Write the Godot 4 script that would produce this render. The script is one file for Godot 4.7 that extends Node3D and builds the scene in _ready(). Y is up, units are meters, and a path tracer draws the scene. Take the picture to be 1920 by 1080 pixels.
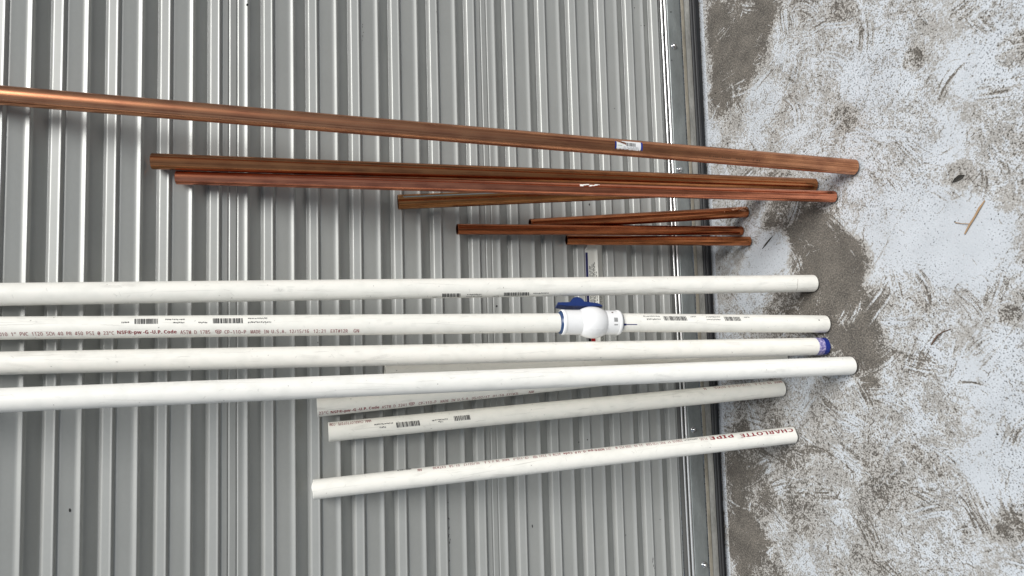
extends Node3D
# Plastic and copper pipes leaning on a corrugated roll-up door; the photograph was taken with the camera turned on its side.

const SUN_WAY := Vector3(-0.62, -1.65, -0.9)
const SUN_ENERGY := 0.5
const SUN_SIZE := 32.0
const SKY_TOP := Color(0.84, 0.91, 1.0)
const SKY_LOW := Color(0.72, 0.77, 0.82)
const SKY_ENERGY := 0.14
const EXPOSURE := 2.85
const DOOR_COLOR := Color(0.39, 0.396, 0.388)
const DOOR_ROUGH := 0.46
const DOOR_METAL := 0.22
const APRON := 1.1
const GROUND_COLOR := Color(0.09, 0.087, 0.082)
const PIPES := {
	"C1": [Vector3(0.2978, 0.0037, 0.3854), Vector3(0.3800, 1.4240, 0.0149), 0.0143],
	"C2": [Vector3(0.2839, 0.0030, 0.2939), Vector3(0.2991, 1.1675, 0.0140), 0.0130],
	"C3": [Vector3(0.2521, 0.0031, 0.3375), Vector3(0.2756, 1.1319, 0.0122), 0.0111],
	"C4": [Vector3(0.3056, 0.0032, 0.1838), Vector3(0.2570, 0.7627, 0.0150), 0.0140],
	"C5": [Vector3(0.2631, 0.0025, 0.1094), Vector3(0.2277, 0.4877, 0.0128), 0.0122],
	"C6": [Vector3(0.2242, 0.0012, 0.0907), Vector3(0.2113, 0.6469, 0.0156), 0.0104],
	"C7": [Vector3(0.1976, 0.0026, 0.1151), Vector3(0.2000, 0.4033, 0.0112), 0.0102],
	"P1": [Vector3(0.0915, 0.0030, 0.2775), Vector3(0.0830, 1.4150, 0.0179), 0.0167],
	"P2": [Vector3(0.0109, 0.0033, 0.2998), Vector3(0.0236, 0.4643, 0.2086), 0.0167],
	"P3": [Vector3(-0.0319, 0.0032, 0.2961), Vector3(-0.0149, 1.4260, 0.0166), 0.0167],
	"P4": [Vector3(-0.0677, 0.0033, 0.3515), Vector3(-0.0651, 1.6750, 0.0161), 0.0167],
	"P5": [Vector3(-0.0564, 0.0025, 0.1368), Vector3(-0.0596, 0.7922, 0.0178), 0.0167],
	"P6": [Vector3(-0.0562, 0.0032, 0.1927), Vector3(-0.1095, 0.9114, 0.0174), 0.0163],
	"P7": [Vector3(-0.1184, 0.0031, 0.1822), Vector3(-0.1527, 0.8929, 0.0178), 0.0167],
	"P8": [Vector3(-0.2110, 0.0034, 0.2062), Vector3(-0.2472, 0.9195, 0.0178), 0.0167],
	"P2U": [Vector3(0.0236, 0.4643, 0.2086), Vector3(0.0354, 1.4360, 0.0167), 0.0167],
}
const PRINTS := [
	["P2U", "20010 1\" PVC 1120 SCH 40 PR 450 PSI @ 23°C", 0, 0.9140, 0.7598, -0.569, 0.0070],
	["P2U", "NSF®-pw -G -U.P. Code", 1, 0.7555, 0.6754, -0.537, 0.0081],
	["P2U", "ASTM D 1785", 0, 0.6703, 0.6287, -0.559, 0.0070],
	["P2U", "CP-110-P", 0, 0.6083, 0.5777, -0.585, 0.0070],
	["P2U", "MADE IN U.S.A.", 0, 0.5708, 0.5192, -0.593, 0.0073],
	["P2U", "12/15/16", 0, 0.5137, 0.4849, -0.597, 0.0074],
	["P2U", "12:21", 0, 0.4777, 0.4599, -0.606, 0.0076],
	["P2U", "EXT#12R", 0, 0.4517, 0.4255, -0.614, 0.0077],
	["P2U", "GN", 0, 0.4164, 0.4081, -0.615, 0.0077],
	["P6", "23°C", 0, 0.9242, 0.9084, -0.681, 0.0065],
	["P6", "NSF®-pw -G -U.P. Code", 1, 0.9048, 0.8231, -0.754, 0.0091],
	["P6", "ASTM D 2241", 0, 0.8186, 0.7760, -0.785, 0.0082],
	["P6", "CP-110-P", 0, 0.7544, 0.7231, -0.824, 0.0080],
	["P6", "MADE IN U.S.A.", 0, 0.7155, 0.6631, -0.877, 0.0088],
	["P6", "05/02/17", 0, 0.6582, 0.6263, -0.930, 0.0130],
	["P6", "01:59", 0, 0.6194, 0.5992, -0.930, 0.0121],
	["P6", "EXT#3L", 0, 0.5932, 0.5705, -0.930, 0.0114],
	["P6", "NM", 0, 0.5512, 0.5418, -0.930, 0.0109],
	["P7", "WWW.CHARLOTTEPIPE.COM", 0, 0.8331, 0.9031, 0.820, 0.0072],
	["P7", "MADE IN U.S.A.", 0, 0.0031, 0.0701, 0.904, 0.0092],
	["P7", "11/25/16", 0, 0.0776, 0.1095, 0.930, 0.0107],
	["P7", "22:18", 0, 0.1129, 0.1275, 0.930, 0.0119],
	["P7", "EXT#12L", 0, 0.1346, 0.1607, 0.930, 0.0132],
	["P7", "N", 0, 0.1777, 0.1825, 0.930, 0.0093],
	["P8", "CHARLOTTE", 2, 0.0065, 0.1246, 0.631, 0.0101],
	["P8", "PIPE", 2, 0.1400, 0.1913, 0.759, 0.0116],
	["P8", "PLUS", 0, 0.1970, 0.2118, 0.778, 0.0067],
	["P8", "20010", 0, 0.2491, 0.2689, 0.888, 0.0078],
	["P8", "1\" PVC", 0, 0.2738, 0.2965, 0.883, 0.0076],
	["P8", "1120", 0, 0.2997, 0.3108, 0.873, 0.0075],
	["P8", "SDR", 0, 0.3135, 0.3251, 0.884, 0.0076],
	["P8", "21", 0, 0.3316, 0.3382, 0.893, 0.0077],
	["P8", "PR", 0, 0.3431, 0.3491, 0.892, 0.0077],
	["P8", "200", 0, 0.3556, 0.3665, 0.899, 0.0077],
	["P8", "PSI", 0, 0.3703, 0.3789, 0.903, 0.0078],
	["P8", "@", 0, 0.3832, 0.3870, 0.911, 0.0079],
	["P8", "23°C", 0, 0.3966, 0.4068, 0.914, 0.0079],
	["P8", "NSF®-pw -G -U.P. Code", 1, 0.4100, 0.4903, 0.930, 0.0114],
	["P8", "ASTM D 2241", 0, 0.4954, 0.5363, 0.930, 0.0089],
	["P8", "CP-110-P", 0, 0.5575, 0.5860, 0.930, 0.0104],
	["P8", "MADE IN U.S.A.", 0, 0.5934, 0.6416, 0.930, 0.0121],
	["P8", "05/02/17", 0, 0.6484, 0.6767, 0.930, 0.0119],
	["P8", "01:58", 0, 0.6843, 0.7026, 0.930, 0.0119],
	["P8", "EXT#3R", 0, 0.7095, 0.7322, 0.930, 0.0113],
	["P8", "NM", 0, 0.7518, 0.7588, 0.873, 0.0075],
]
const BARCODES := [
	["P2U", 0.7322, 0.7012, 0.517, 0.0094],
	["P2U", 0.6242, 0.5809, 0.506, 0.0091],
	["P2", 0.3460, 0.3012, 0.529, 0.0094],
	["P2", 0.2242, 0.1913, 0.544, 0.0087],
	["P7", 0.7901, 0.7495, 0.034, 0.0089],
	["P7", 0.6879, 0.6597, 0.128, 0.0086],
	["P1", 0.7364, 0.7057, -0.814, 0.0090],
	["P1", 0.6300, 0.5863, -0.785, 0.0082],
	["P8", 0.7928, 0.7685, 1.357, 0.0071],
	["P8", 0.7219, 0.6868, 1.557, 0.0015],
]
const FINE_PRINT := [
	["P2U", 0.7498, 0.7406, 0.419, 0.0026],
	["P2U", 0.6914, 0.6641, 0.676, 0.0023],
	["P2U", 0.6798, 0.6643, 0.354, 0.0021],
	["P2U", 0.6450, 0.6338, 0.337, 0.0026],
	["P2U", 0.5750, 0.5478, 0.736, 0.0025],
	["P2U", 0.5745, 0.5404, 0.330, 0.0026],
	["P2", 0.3851, 0.3530, 0.767, 0.0029],
	["P2", 0.3795, 0.3537, 0.398, 0.0031],
	["P2", 0.2925, 0.2814, 0.761, 0.0032],
	["P2", 0.2609, 0.2339, 0.764, 0.0030],
	["P2", 0.2617, 0.2348, 0.405, 0.0032],
	["P2", 0.1832, 0.1733, 0.754, 0.0033],
	["P7", 0.8283, 0.7972, 0.301, 0.0033],
	["P7", 0.8196, 0.8086, -0.047, 0.0029],
	["P7", 0.7281, 0.6993, 0.170, 0.0038],
	["P7", 0.7170, 0.7084, -0.047, 0.0024],
	["P1", 0.6948, 0.6709, -0.722, 0.0032],
	["P1", 0.6951, 0.6693, -1.000, 0.0031],
	["P1", 0.7530, 0.7441, -1.044, 0.0029],
	["P1", 0.6494, 0.6382, -1.059, 0.0027],
	["P1", 0.5783, 0.5522, -0.708, 0.0025],
	["P8", 0.7643, 0.7558, 1.417, 0.0055],
	["P8", 0.6771, 0.6547, 1.557, 0.0000],
	["P8", 0.2446, 0.2164, 0.868, 0.0075],
]
const LOGOS := [
	["P2U", 0.6219, 0.6121, -0.570, 0.0090],
	["P6", 0.7723, 0.7610, -0.768, 0.0096],
	["P8", 0.5397, 0.5493, 0.930, 0.0104],
]

const RIBS := [1.3336, 1.2591, 1.1836, 1.1081, 1.0221, 0.9456, 0.869, 0.792, 0.7146, 0.6354, 0.5496, 0.4726, 0.3968, 0.3221, 0.2474, 0.1753]
# patches of the floor that are barer (-) or whiter (+): x, z, radius, weight
const PATCHES := [
	[0.694, 0.115, 0.090, -0.75], [0.619, 0.134, 0.071, -0.60], [0.571, 0.082, 0.061, -0.55], [0.537, 0.036, 0.037, -0.30], [0.681, 0.201, 0.045, -0.50],
	[0.470, 0.004, 0.031, 0.25], [0.644, 0.283, 0.032, -0.25], [0.602, 0.386, 0.035, -0.35], [0.393, 0.365, 0.028, -0.40], [0.457, 0.346, 0.022, -0.25],
	[0.455, 0.509, 0.020, -0.40], [0.410, 0.664, 0.028, -0.45], [0.463, 0.664, 0.024, 0.20], [0.306, 0.203, 0.044, -0.25], [0.240, 0.227, 0.060, -0.50],
	[0.215, 0.310, 0.036, -0.35], [0.275, 0.126, 0.029, -0.25], [0.233, 0.169, 0.020, -0.40], [0.155, 0.287, 0.068, -0.80], [0.126, 0.357, 0.045, -0.75],
	[0.080, 0.307, 0.066, -0.70], [0.033, 0.212, 0.065, -0.50], [0.027, 0.350, 0.060, -0.75], [-0.023, 0.380, 0.044, -0.65], [-0.072, 0.377, 0.031, -0.60],
	[-0.114, 0.387, 0.025, -0.55], [-0.033, 0.311, 0.046, -0.50], [0.052, 0.418, 0.024, -0.30], [0.018, 0.326, 0.018, 0.35], [0.169, 0.179, 0.043, 0.55],
	[0.140, 0.132, 0.040, 0.40], [0.078, 0.104, 0.035, 0.30], [0.014, 0.084, 0.035, -0.20], [0.072, 0.242, 0.017, 0.40], [0.043, 0.501, 0.018, -0.30],
	[-0.025, 0.553, 0.025, -0.15], [0.244, 0.573, 0.024, -0.40], [0.218, 0.612, 0.021, -0.20], [0.188, 0.637, 0.020, -0.30], [0.015, 0.631, 0.016, -0.30],
	[-0.182, 0.109, 0.069, -0.25], [-0.269, 0.056, 0.065, -0.35], [-0.360, 0.066, 0.070, -0.30], [-0.457, 0.043, 0.059, -0.55], [-0.502, 0.087, 0.068, -0.40],
	[-0.304, 0.188, 0.065, -0.20], [-0.364, 0.211, 0.053, -0.15], [-0.391, 0.273, 0.031, -0.15], [-0.309, 0.381, 0.038, -0.20], [-0.214, 0.459, 0.018, -0.35],
	[-0.235, 0.494, 0.019, -0.30], [-0.300, 0.608, 0.022, -0.50], [-0.316, 0.588, 0.015, -0.30], [-0.237, 0.207, 0.043, -0.10], [-0.241, 0.397, 0.038, -0.10],
	[0.455, 0.437, 0.067, 0.30], [0.404, 0.625, 0.050, 0.35], [0.283, 0.380, 0.049, 0.20], [0.179, 0.468, 0.074, 0.40], [0.129, 0.565, 0.077, 0.50],
	[-0.073, 0.614, 0.064, 0.30], [0.308, 0.543, 0.044, 0.20], [-0.221, 0.588, 0.049, 0.35], [-0.152, 0.623, 0.048, 0.30], [-0.398, 0.285, 0.040, 0.30],
	[-0.452, 0.231, 0.042, 0.30], [-0.005, 0.424, 0.038, 0.15], [0.252, 0.016, 0.027, 0.20], [-0.082, 0.001, 0.025, -0.30], [0.483, 0.164, 0.052, 0.30],
	[0.343, 0.115, 0.059, -0.15], [0.446, 0.090, 0.048, -0.10]]

var rng := RandomNumberGenerator.new()
var taken := {}
var eye := Vector3(0, 1.12444, 1.24862)
var profile := PackedFloat32Array()   # how far the curtain stands out, every 0.7 mm of height
var wave := FastNoiseLite.new()
const STEP := 0.0007
const TOP := 2.45


# ---------- naming and tagging
func numbered(called: String) -> String:
	taken[called] = taken.get(called, -1) + 1
	return called if taken[called] == 0 else "%s_%03d" % [called, taken[called]]

func tag(o: Node, label: String, category: String, group := "") -> void:
	o.set_meta("label", label)
	o.set_meta("category", category)
	if group: o.set_meta("group", group)

func thing(called: String, where: Transform3D, label: String, category: String, group := "") -> Node3D:
	var o := Node3D.new()
	o.name = numbered(called)
	add_child(o, true)
	o.transform = where
	tag(o, label, category, group)
	return o

func put(called: String, mesh: Mesh, mat: Material, parent: Node, at := Transform3D()) -> MeshInstance3D:
	var o := MeshInstance3D.new()
	o.name = numbered(called) if parent == self else called
	o.mesh = mesh
	o.material_override = mat
	o.transform = at
	parent.add_child(o, true)
	return o


# ---------- mesh helpers
func begin() -> SurfaceTool:
	var st := SurfaceTool.new()
	st.begin(Mesh.PRIMITIVE_TRIANGLES)
	return st

func tri(st: SurfaceTool, p: Array, n: Array, uv: Array) -> void:
	var turned: bool = (p[1] - p[0]).cross(p[2] - p[0]).dot(n[0] + n[1] + n[2]) > 0.0
	for i in ([0, 2, 1] if turned else [0, 1, 2]):
		st.set_normal(n[i])
		st.set_uv(uv[i])
		st.add_vertex(p[i])

func quad(st: SurfaceTool, p: Array, n: Array, uv: Array) -> void:
	tri(st, [p[0], p[1], p[2]], [n[0], n[1], n[2]], [uv[0], uv[1], uv[2]])
	tri(st, [p[0], p[2], p[3]], [n[0], n[2], n[3]], [uv[0], uv[2], uv[3]])

func flat_quad(st: SurfaceTool, a: Vector3, b: Vector3, c: Vector3, d: Vector3, n: Vector3) -> void:
	quad(st, [a, b, c, d], [n, n, n, n], [Vector2(0, 0), Vector2(1, 0), Vector2(1, 1), Vector2(0, 1)])

# curves: arrays of Vector2(radius, along), outside on the left of the way; smooth inside a curve, sharp between curves
func lathe(curves: Array, seg := 48, wobble := 0.0) -> ArrayMesh:
	var st := begin()
	for c: Array in curves:
		for i in c.size() - 1:
			var nn := []
			for k in [i, i + 1]:
				var a: Vector2 = c[max(k - 1, 0)]
				var b: Vector2 = c[min(k + 1, c.size() - 1)]
				var t := (b - a).normalized()
				nn.append(Vector2(t.y, -t.x))
			for j in seg:
				var p := []
				var n := []
				var uv := []
				for q in [[0, 0], [1, 0], [1, 1], [0, 1]]:
					var phi: float = TAU * (j + q[1]) / seg
					var pt: Vector2 = c[i + q[0]]
					var dir := Vector3(sin(phi), 0, cos(phi))
					var y: float = pt.y + (wobble * (sin(phi * 2.0 + 1.3) + 0.6 * sin(phi * 5.0)) if wobble else 0.0)
					p.append(dir * pt.x + Vector3(0, y, 0))
					n.append(dir * nn[q[0]].x + Vector3(0, nn[q[0]].y, 0))
					uv.append(Vector2(y / 1.5, float(j + q[1]) / seg))
				quad(st, p, n, uv)
	return st.commit()

func tube(r: float, wall: float, from: float, to: float, wobble := 0.0) -> ArrayMesh:
	var b := 0.0005
	var i := r - wall
	var mid := (from + to) * 0.5
	return lathe([
		[Vector2(r, mid), Vector2(r, to - b)] , [Vector2(r, from + b), Vector2(r, mid)],
		[Vector2(r, to - b), Vector2(r - b, to)], [Vector2(r - b, to), Vector2(i, to)],
		[Vector2(i, to), Vector2(i, from)],
		[Vector2(i, from), Vector2(r - b, from)], [Vector2(r - b, from), Vector2(r, from + b)]], 48, wobble)

# a point on a pipe's skin: along the pipe, angle round it from the side that faces the viewer
func skin(r: float, s: float, phi: float) -> Vector3:
	return Vector3(r * sin(phi), s, r * cos(phi))

# a patch wrapped on the pipe
func wrap_patch(st: SurfaceTool, r: float, s0: float, s1: float, p0: float, p1: float, skew := 0.0) -> void:
	var n: int = max(1, int(abs(p1 - p0) / 0.12))
	for k in n:
		var a := lerpf(p0, p1, float(k) / n)
		var b := lerpf(p0, p1, float(k + 1) / n)
		var sa := skew * float(k) / n
		var sb := skew * float(k + 1) / n
		var na := Vector3(sin(a), 0, cos(a))
		var nb := Vector3(sin(b), 0, cos(b))
		quad(st, [skin(r, s0 + sa, a), skin(r, s1 + sa, a), skin(r, s1 + sb, b), skin(r, s0 + sb, b)], [na, na, nb, nb],
			[Vector2(0, float(k) / n), Vector2(1, float(k) / n), Vector2(1, float(k + 1) / n), Vector2(0, float(k + 1) / n)])

func prism(outline: PackedVector2Array, place: Callable, w: float) -> ArrayMesh:
	# outline in a plane, given thickness 2w; place(u, v, w) -> Vector3
	var st := begin()
	var ids := Geometry2D.triangulate_polygon(outline)
	for side in [-1.0, 1.0]:
		var nrm: Vector3 = (place.call(0.0, 0.0, side) - place.call(0.0, 0.0, 0.0)).normalized()
		for i in range(0, ids.size(), 3):
			var p := []
			for k in 3:
				p.append(place.call(outline[ids[i + k]].x, outline[ids[i + k]].y, w * side))
			tri(st, p, [nrm, nrm, nrm], [Vector2.ZERO, Vector2.ZERO, Vector2.ZERO])
	var turn := 1.0 if Geometry2D.is_polygon_clockwise(outline) else -1.0
	for i in outline.size():
		var a := outline[i]
		var b := outline[(i + 1) % outline.size()]
		var t := (b - a).normalized()
		var m := Vector2(-t.y, t.x) * turn
		var n: Vector3 = (place.call(m.x, m.y, 0.0) - place.call(0.0, 0.0, 0.0)).normalized()
		flat_quad(st, place.call(a.x, a.y, -w), place.call(b.x, b.y, -w), place.call(b.x, b.y, w), place.call(a.x, a.y, w), n)
	return st.commit()

# a bent round rod through points
func rod(points: Array, radii: Array, seg := 8) -> ArrayMesh:
	var st := begin()
	var rings := []
	for i in points.size():
		var t: Vector3 = (points[min(i + 1, points.size() - 1)] - points[max(i - 1, 0)]).normalized()
		var x := t.cross(Vector3.UP if abs(t.y) < 0.9 else Vector3.RIGHT).normalized()
		var y := x.cross(t)
		var ring := []
		for j in seg + 1:
			var q := TAU * j / seg
			ring.append([x * cos(q) + y * sin(q), points[i]])
		rings.append(ring)
	for i in points.size() - 1:
		for j in seg:
			var p := []
			var n := []
			for q in [[0, 0], [1, 0], [1, 1], [0, 1]]:
				var e: Array = rings[i + q[0]][j + q[1]]
				p.append(e[1] + e[0] * radii[i + q[0]])
				n.append(e[0])
			quad(st, p, n, [Vector2.ZERO, Vector2(1, 0), Vector2.ONE, Vector2(0, 1)])
	return st.commit()

# lettering bent round a pipe; runs from s0 to s1 (downwards, or upwards when it stands on its head)
func lettering(text: String, style: int, r: float, s0: float, s1: float, phi: float, h: float) -> ArrayMesh:
	var f := SystemFont.new()
	f.font_names = PackedStringArray(["Droid Sans Mono" if style == 0 else "Droid Sans"])
	if style > 0: f.font_weight = 700
	var tm := TextMesh.new()
	tm.text = text
	tm.font = f
	tm.font_size = 48
	tm.pixel_size = 0.01
	tm.depth = 0.0
	tm.curve_step = 2.0
	var arr := tm.surface_get_arrays(0) if tm.get_surface_count() else []
	var st := begin()
	if arr.is_empty(): return st.commit()
	var vs: PackedVector3Array = arr[Mesh.ARRAY_VERTEX]
	var ns: PackedVector3Array = arr[Mesh.ARRAY_NORMAL]
	var ix = arr[Mesh.ARRAY_INDEX]
	if ix == null or ix.is_empty():
		ix = PackedInt32Array(range(vs.size()))
	var lo := Vector2(1e9, 1e9)
	var hi := Vector2(-1e9, -1e9)
	for v in vs:
		lo = Vector2(min(lo.x, v.x), min(lo.y, v.y))
		hi = Vector2(max(hi.x, v.x), max(hi.y, v.y))
	var flip := s1 > s0
	var sx: float = abs(s1 - s0) / (hi.x - lo.x)
	var sy: float = h / (hi.y - lo.y)
	for i in range(0, ix.size(), 3):
		if ns.size() and ns[ix[i]].z < 0.5: continue
		var todo := [[vs[ix[i]], vs[ix[i + 1]], vs[ix[i + 2]], 0]]
		while todo.size():
			var t: Array = todo.pop_back()
			var ys := [t[0].y * sy, t[1].y * sy, t[2].y * sy]
			if ys.max() - ys.min() > 0.0022 and t[3] < 5:
				var best := 0
				for k in 3:
					if abs(ys[k] - ys[(k + 1) % 3]) > abs(ys[best] - ys[(best + 1) % 3]): best = k
				var a: Vector3 = t[best]
				var b: Vector3 = t[(best + 1) % 3]
				var c: Vector3 = t[(best + 2) % 3]
				var m := (a + b) * 0.5
				todo.append([a, m, c, t[3] + 1])
				todo.append([m, b, c, t[3] + 1])
				continue
			var p := []
			var n := []
			for k in 3:
				var u: float = (t[k].x - lo.x) * sx
				var w: float = (t[k].y - (lo.y + hi.y) * 0.5) * sy
				var ang := phi + (-w if flip else w) / r
				p.append(skin(r + 0.00022, s0 + (u if flip else -u), ang))
				n.append(Vector3(sin(ang), 0, cos(ang)))
			tri(st, p, n, [Vector2.ZERO, Vector2.ZERO, Vector2.ZERO])
	return st.commit()


# ---------- materials
func plain(c: Color, rough := 0.5, metal := 0.0) -> StandardMaterial3D:   # c is a linear value
	var m := StandardMaterial3D.new()
	m.albedo_color = c.linear_to_srgb()
	m.roughness = rough
	m.metallic = metal
	return m

func noise(freq: float, octaves := 3, kind := FastNoiseLite.TYPE_SIMPLEX_SMOOTH, sd := 1) -> FastNoiseLite:
	var n := FastNoiseLite.new()
	n.seed = sd
	n.noise_type = kind
	n.frequency = freq
	n.fractal_octaves = octaves
	return n

func field(w: int, h: int, n: FastNoiseLite) -> PackedByteArray:
	var im := n.get_seamless_image(w, h, false, false, 0.12, true)
	im.convert(Image.FORMAT_L8)
	return im.get_data()

func stroke(buf: PackedFloat32Array, w: int, h: int, a: Vector2, dir: float, length: float, bend: float, width: float, amount: float) -> void:
	var p := a
	var d := dir
	var steps := int(length)
	for i in steps:
		p += Vector2(cos(d), sin(d))
		d += bend
		var fade: float = min(1.0, 4.0 * min(i + 1, steps - i) / steps)
		var half := int(ceil(width * 0.5))
		for ox in range(-half, half + 1):
			var across := p + Vector2(-sin(d), cos(d)) * ox
			var k: float = clampf(width * 0.5 + 0.5 - abs(ox), 0.0, 1.0) * fade
			if k <= 0.0: continue
			var at := posmod(int(across.y), h) * w + posmod(int(across.x), w)
			buf[at] = clampf(buf[at] + amount * k, -1.5, 1.5)

func floor_material() -> StandardMaterial3D:
	var w := 2048
	var h := 1024
	var px := w / 2.4
	var base := PackedFloat32Array()
	base.resize(w * h)
	base.fill(0.0)
	for b in PATCHES:
		var cx: float = (b[0] + 1.2) * px
		var cy: float = (b[1] + 0.1) * px
		var rr: float = b[2] * px * 1.25
		for y in range(max(0, int(cy - rr)), min(h, int(cy + rr))):
			for x in range(max(0, int(cx - rr)), min(w, int(cx + rr))):
				var d := Vector2(x - cx, y - cy).length() / rr
				if d < 1.0:
					var k := 1.0 - d * d
					base[y * w + x] += b[3] * min(1.0, k * 1.6)
	# scraped and smeared marks of the white residue
	for i in 7000:
		var a := Vector2(rng.randf() * w, rng.randf() * h)
		var turn: float = wave.get_noise_2d(a.x * 0.9, a.y * 0.9) * 3.4 + 0.7
		stroke(base, w, h, a, turn + rng.randf_range(-0.5, 0.5), rng.randf_range(4, 22), rng.randf_range(-0.1, 0.1), rng.randf_range(0.6, 2.0), rng.randf_range(0.22, 0.75) * (1.0 if rng.randf() < 0.45 else -1.0))
	for i in 260:
		var a := Vector2(rng.randf() * w, rng.randf() * h)
		stroke(base, w, h, a, rng.randf() * TAU, rng.randf_range(30, 110), rng.randf_range(-0.02, 0.02), rng.randf_range(1.0, 2.2), rng.randf_range(0.25, 0.6) * (1.0 if rng.randf() < 0.4 else -1.0))
	# broad trowel smears, each a bundle of fine lines
	for i in 620:
		var a := Vector2(rng.randf() * w, rng.randf() * h)
		var turn: float = wave.get_noise_2d(a.x * 0.5, a.y * 0.5 + 400.0) * 4.0 + 0.9 + rng.randf_range(-0.3, 0.3)
		var length := rng.randf_range(22, 95)
		var bend := rng.randf_range(-0.018, 0.018)
		var put_on := rng.randf() < 0.55
		for k in rng.randi_range(5, 13):
			var off := Vector2(-sin(turn), cos(turn)) * k * 2.3 + Vector2(cos(turn), sin(turn)) * rng.randf_range(-9, 9)
			stroke(base, w, h, a + off, turn + rng.randf_range(-0.05, 0.05), length * rng.randf_range(0.5, 1.0), bend, rng.randf_range(1.0, 3.2), rng.randf_range(0.2, 0.62) * (1.0 if put_on else -1.0) * (1.0 if rng.randf() < 0.8 else -0.7))
	var low := field(w, h, noise(0.009, 3, FastNoiseLite.TYPE_SIMPLEX_SMOOTH, 11))
	var fl := noise(0.115, 3, FastNoiseLite.TYPE_SIMPLEX_SMOOTH, 21)
	fl.domain_warp_enabled = true
	fl.domain_warp_amplitude = 26.0
	fl.domain_warp_frequency = 0.02
	var fleck := field(w, h, fl)
	var grain := field(w, h, noise(0.31, 2, FastNoiseLite.TYPE_SIMPLEX_SMOOTH, 31))
	var crack := noise(0.05, 2, FastNoiseLite.TYPE_SIMPLEX_SMOOTH, 41)
	crack.fractal_type = FastNoiseLite.FRACTAL_RIDGED
	crack.domain_warp_enabled = true
	crack.domain_warp_amplitude = 30.0
	crack.domain_warp_frequency = 0.03
	var vein := field(w, h, crack)
	var tone := field(w, h, noise(0.02, 3, FastNoiseLite.TYPE_SIMPLEX_SMOOTH, 51))
	var out := PackedByteArray()
	out.resize(w * h * 3)
	var rise := PackedByteArray()
	rise.resize(w * h)
	var edge := int(0.1 * px)
	for y in h:
		var line := y - edge
		var rim := 0.0
		if line > -8 and line < 3: rim = 0.7
		var near := clampf(1.0 - absf(line - 30.0) / 34.0, 0.0, 1.0)
		for x in w:
			var i := y * w + x
			var lo := low[i] / 255.0 - 0.5
			var wx := x / px - 1.2
			var foot := -0.62 * near * (clampf((wx - 0.46) * 8.0, 0.0, 1.0) + clampf((-0.24 - wx) * 8.0, 0.0, 0.8)) if near > 0.0 else 0.0
			if wx < -0.05 and wx > -0.55 and y < 560: foot -= 0.16 * clampf((-0.05 - wx) * 6.0, 0.0, 1.0) * clampf((560 - y) / 150.0, 0.0, 1.0)
			var fk := fleck[i] / 255.0 - 0.5
			var g := grain[i] / 255.0 - 0.5
			var v := vein[i] / 255.0
			var t := tone[i] / 255.0 - 0.5
			var a := 0.70 + base[i] + rim + lo * 0.5 + fk * 0.85 + g * 0.5 - maxf(0.0, v - 0.70) * 1.5 + foot
			var c := clampf((a - 0.04) * 2.9, 0.0, 1.0)
			c = c * c * (3.0 - 2.0 * c)
			var k := clampf((a + t * 0.5 - 0.50) * 2.3, 0.0, 1.0)
			k = k * k * (3.0 - 2.0 * k)
			# bare concrete: brown grey with grit; a thin warm film of residue; thick bluish white residue, worn through in fine dark flecks
			var worn := maxf(0.0, -g - 0.17) * 2.2 + maxf(0.0, -fk - 0.20) * 1.2
			var dark := 0.365 + t * 0.10 + g * 0.30 + fk * 0.08
			var film := 0.618 + t * 0.10 + g * 0.22 + fk * 0.10 - worn * 0.5
			var pale := 0.728 + t * 0.05 + lo * 0.05 + g * 0.05 - worn
			var r := lerpf(lerpf(dark * 0.985, film * 0.985, c), pale * 0.965, k)
			var gg := lerpf(lerpf(dark * 0.935, film * 0.97, c), pale * 0.99, k)
			var b := lerpf(lerpf(dark * 0.87, film * 0.945, c), pale * 1.018, k)
			out[i * 3] = int(clampf(r, 0.06, 0.97) * 255.0)
			out[i * 3 + 1] = int(clampf(gg, 0.06, 0.97) * 255.0)
			out[i * 3 + 2] = int(clampf(b, 0.06, 0.97) * 255.0)
			rise[i] = int(clampf(0.25 + c * 0.25 + k * 0.3 + g * 0.3 + fk * 0.12, 0.0, 1.0) * 255.0)
	var m := StandardMaterial3D.new()
	m.albedo_texture = ImageTexture.create_from_image(Image.create_from_data(w, h, false, Image.FORMAT_RGB8, out))
	m.roughness = 0.85
	var bump := Image.create_from_data(w, h, false, Image.FORMAT_L8, rise)
	bump.convert(Image.FORMAT_RGBA8)
	bump.bump_map_to_normal_map(2.2)
	m.normal_enabled = true
	m.normal_texture = ImageTexture.create_from_image(bump)
	m.normal_scale = 0.6
	return m

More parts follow.
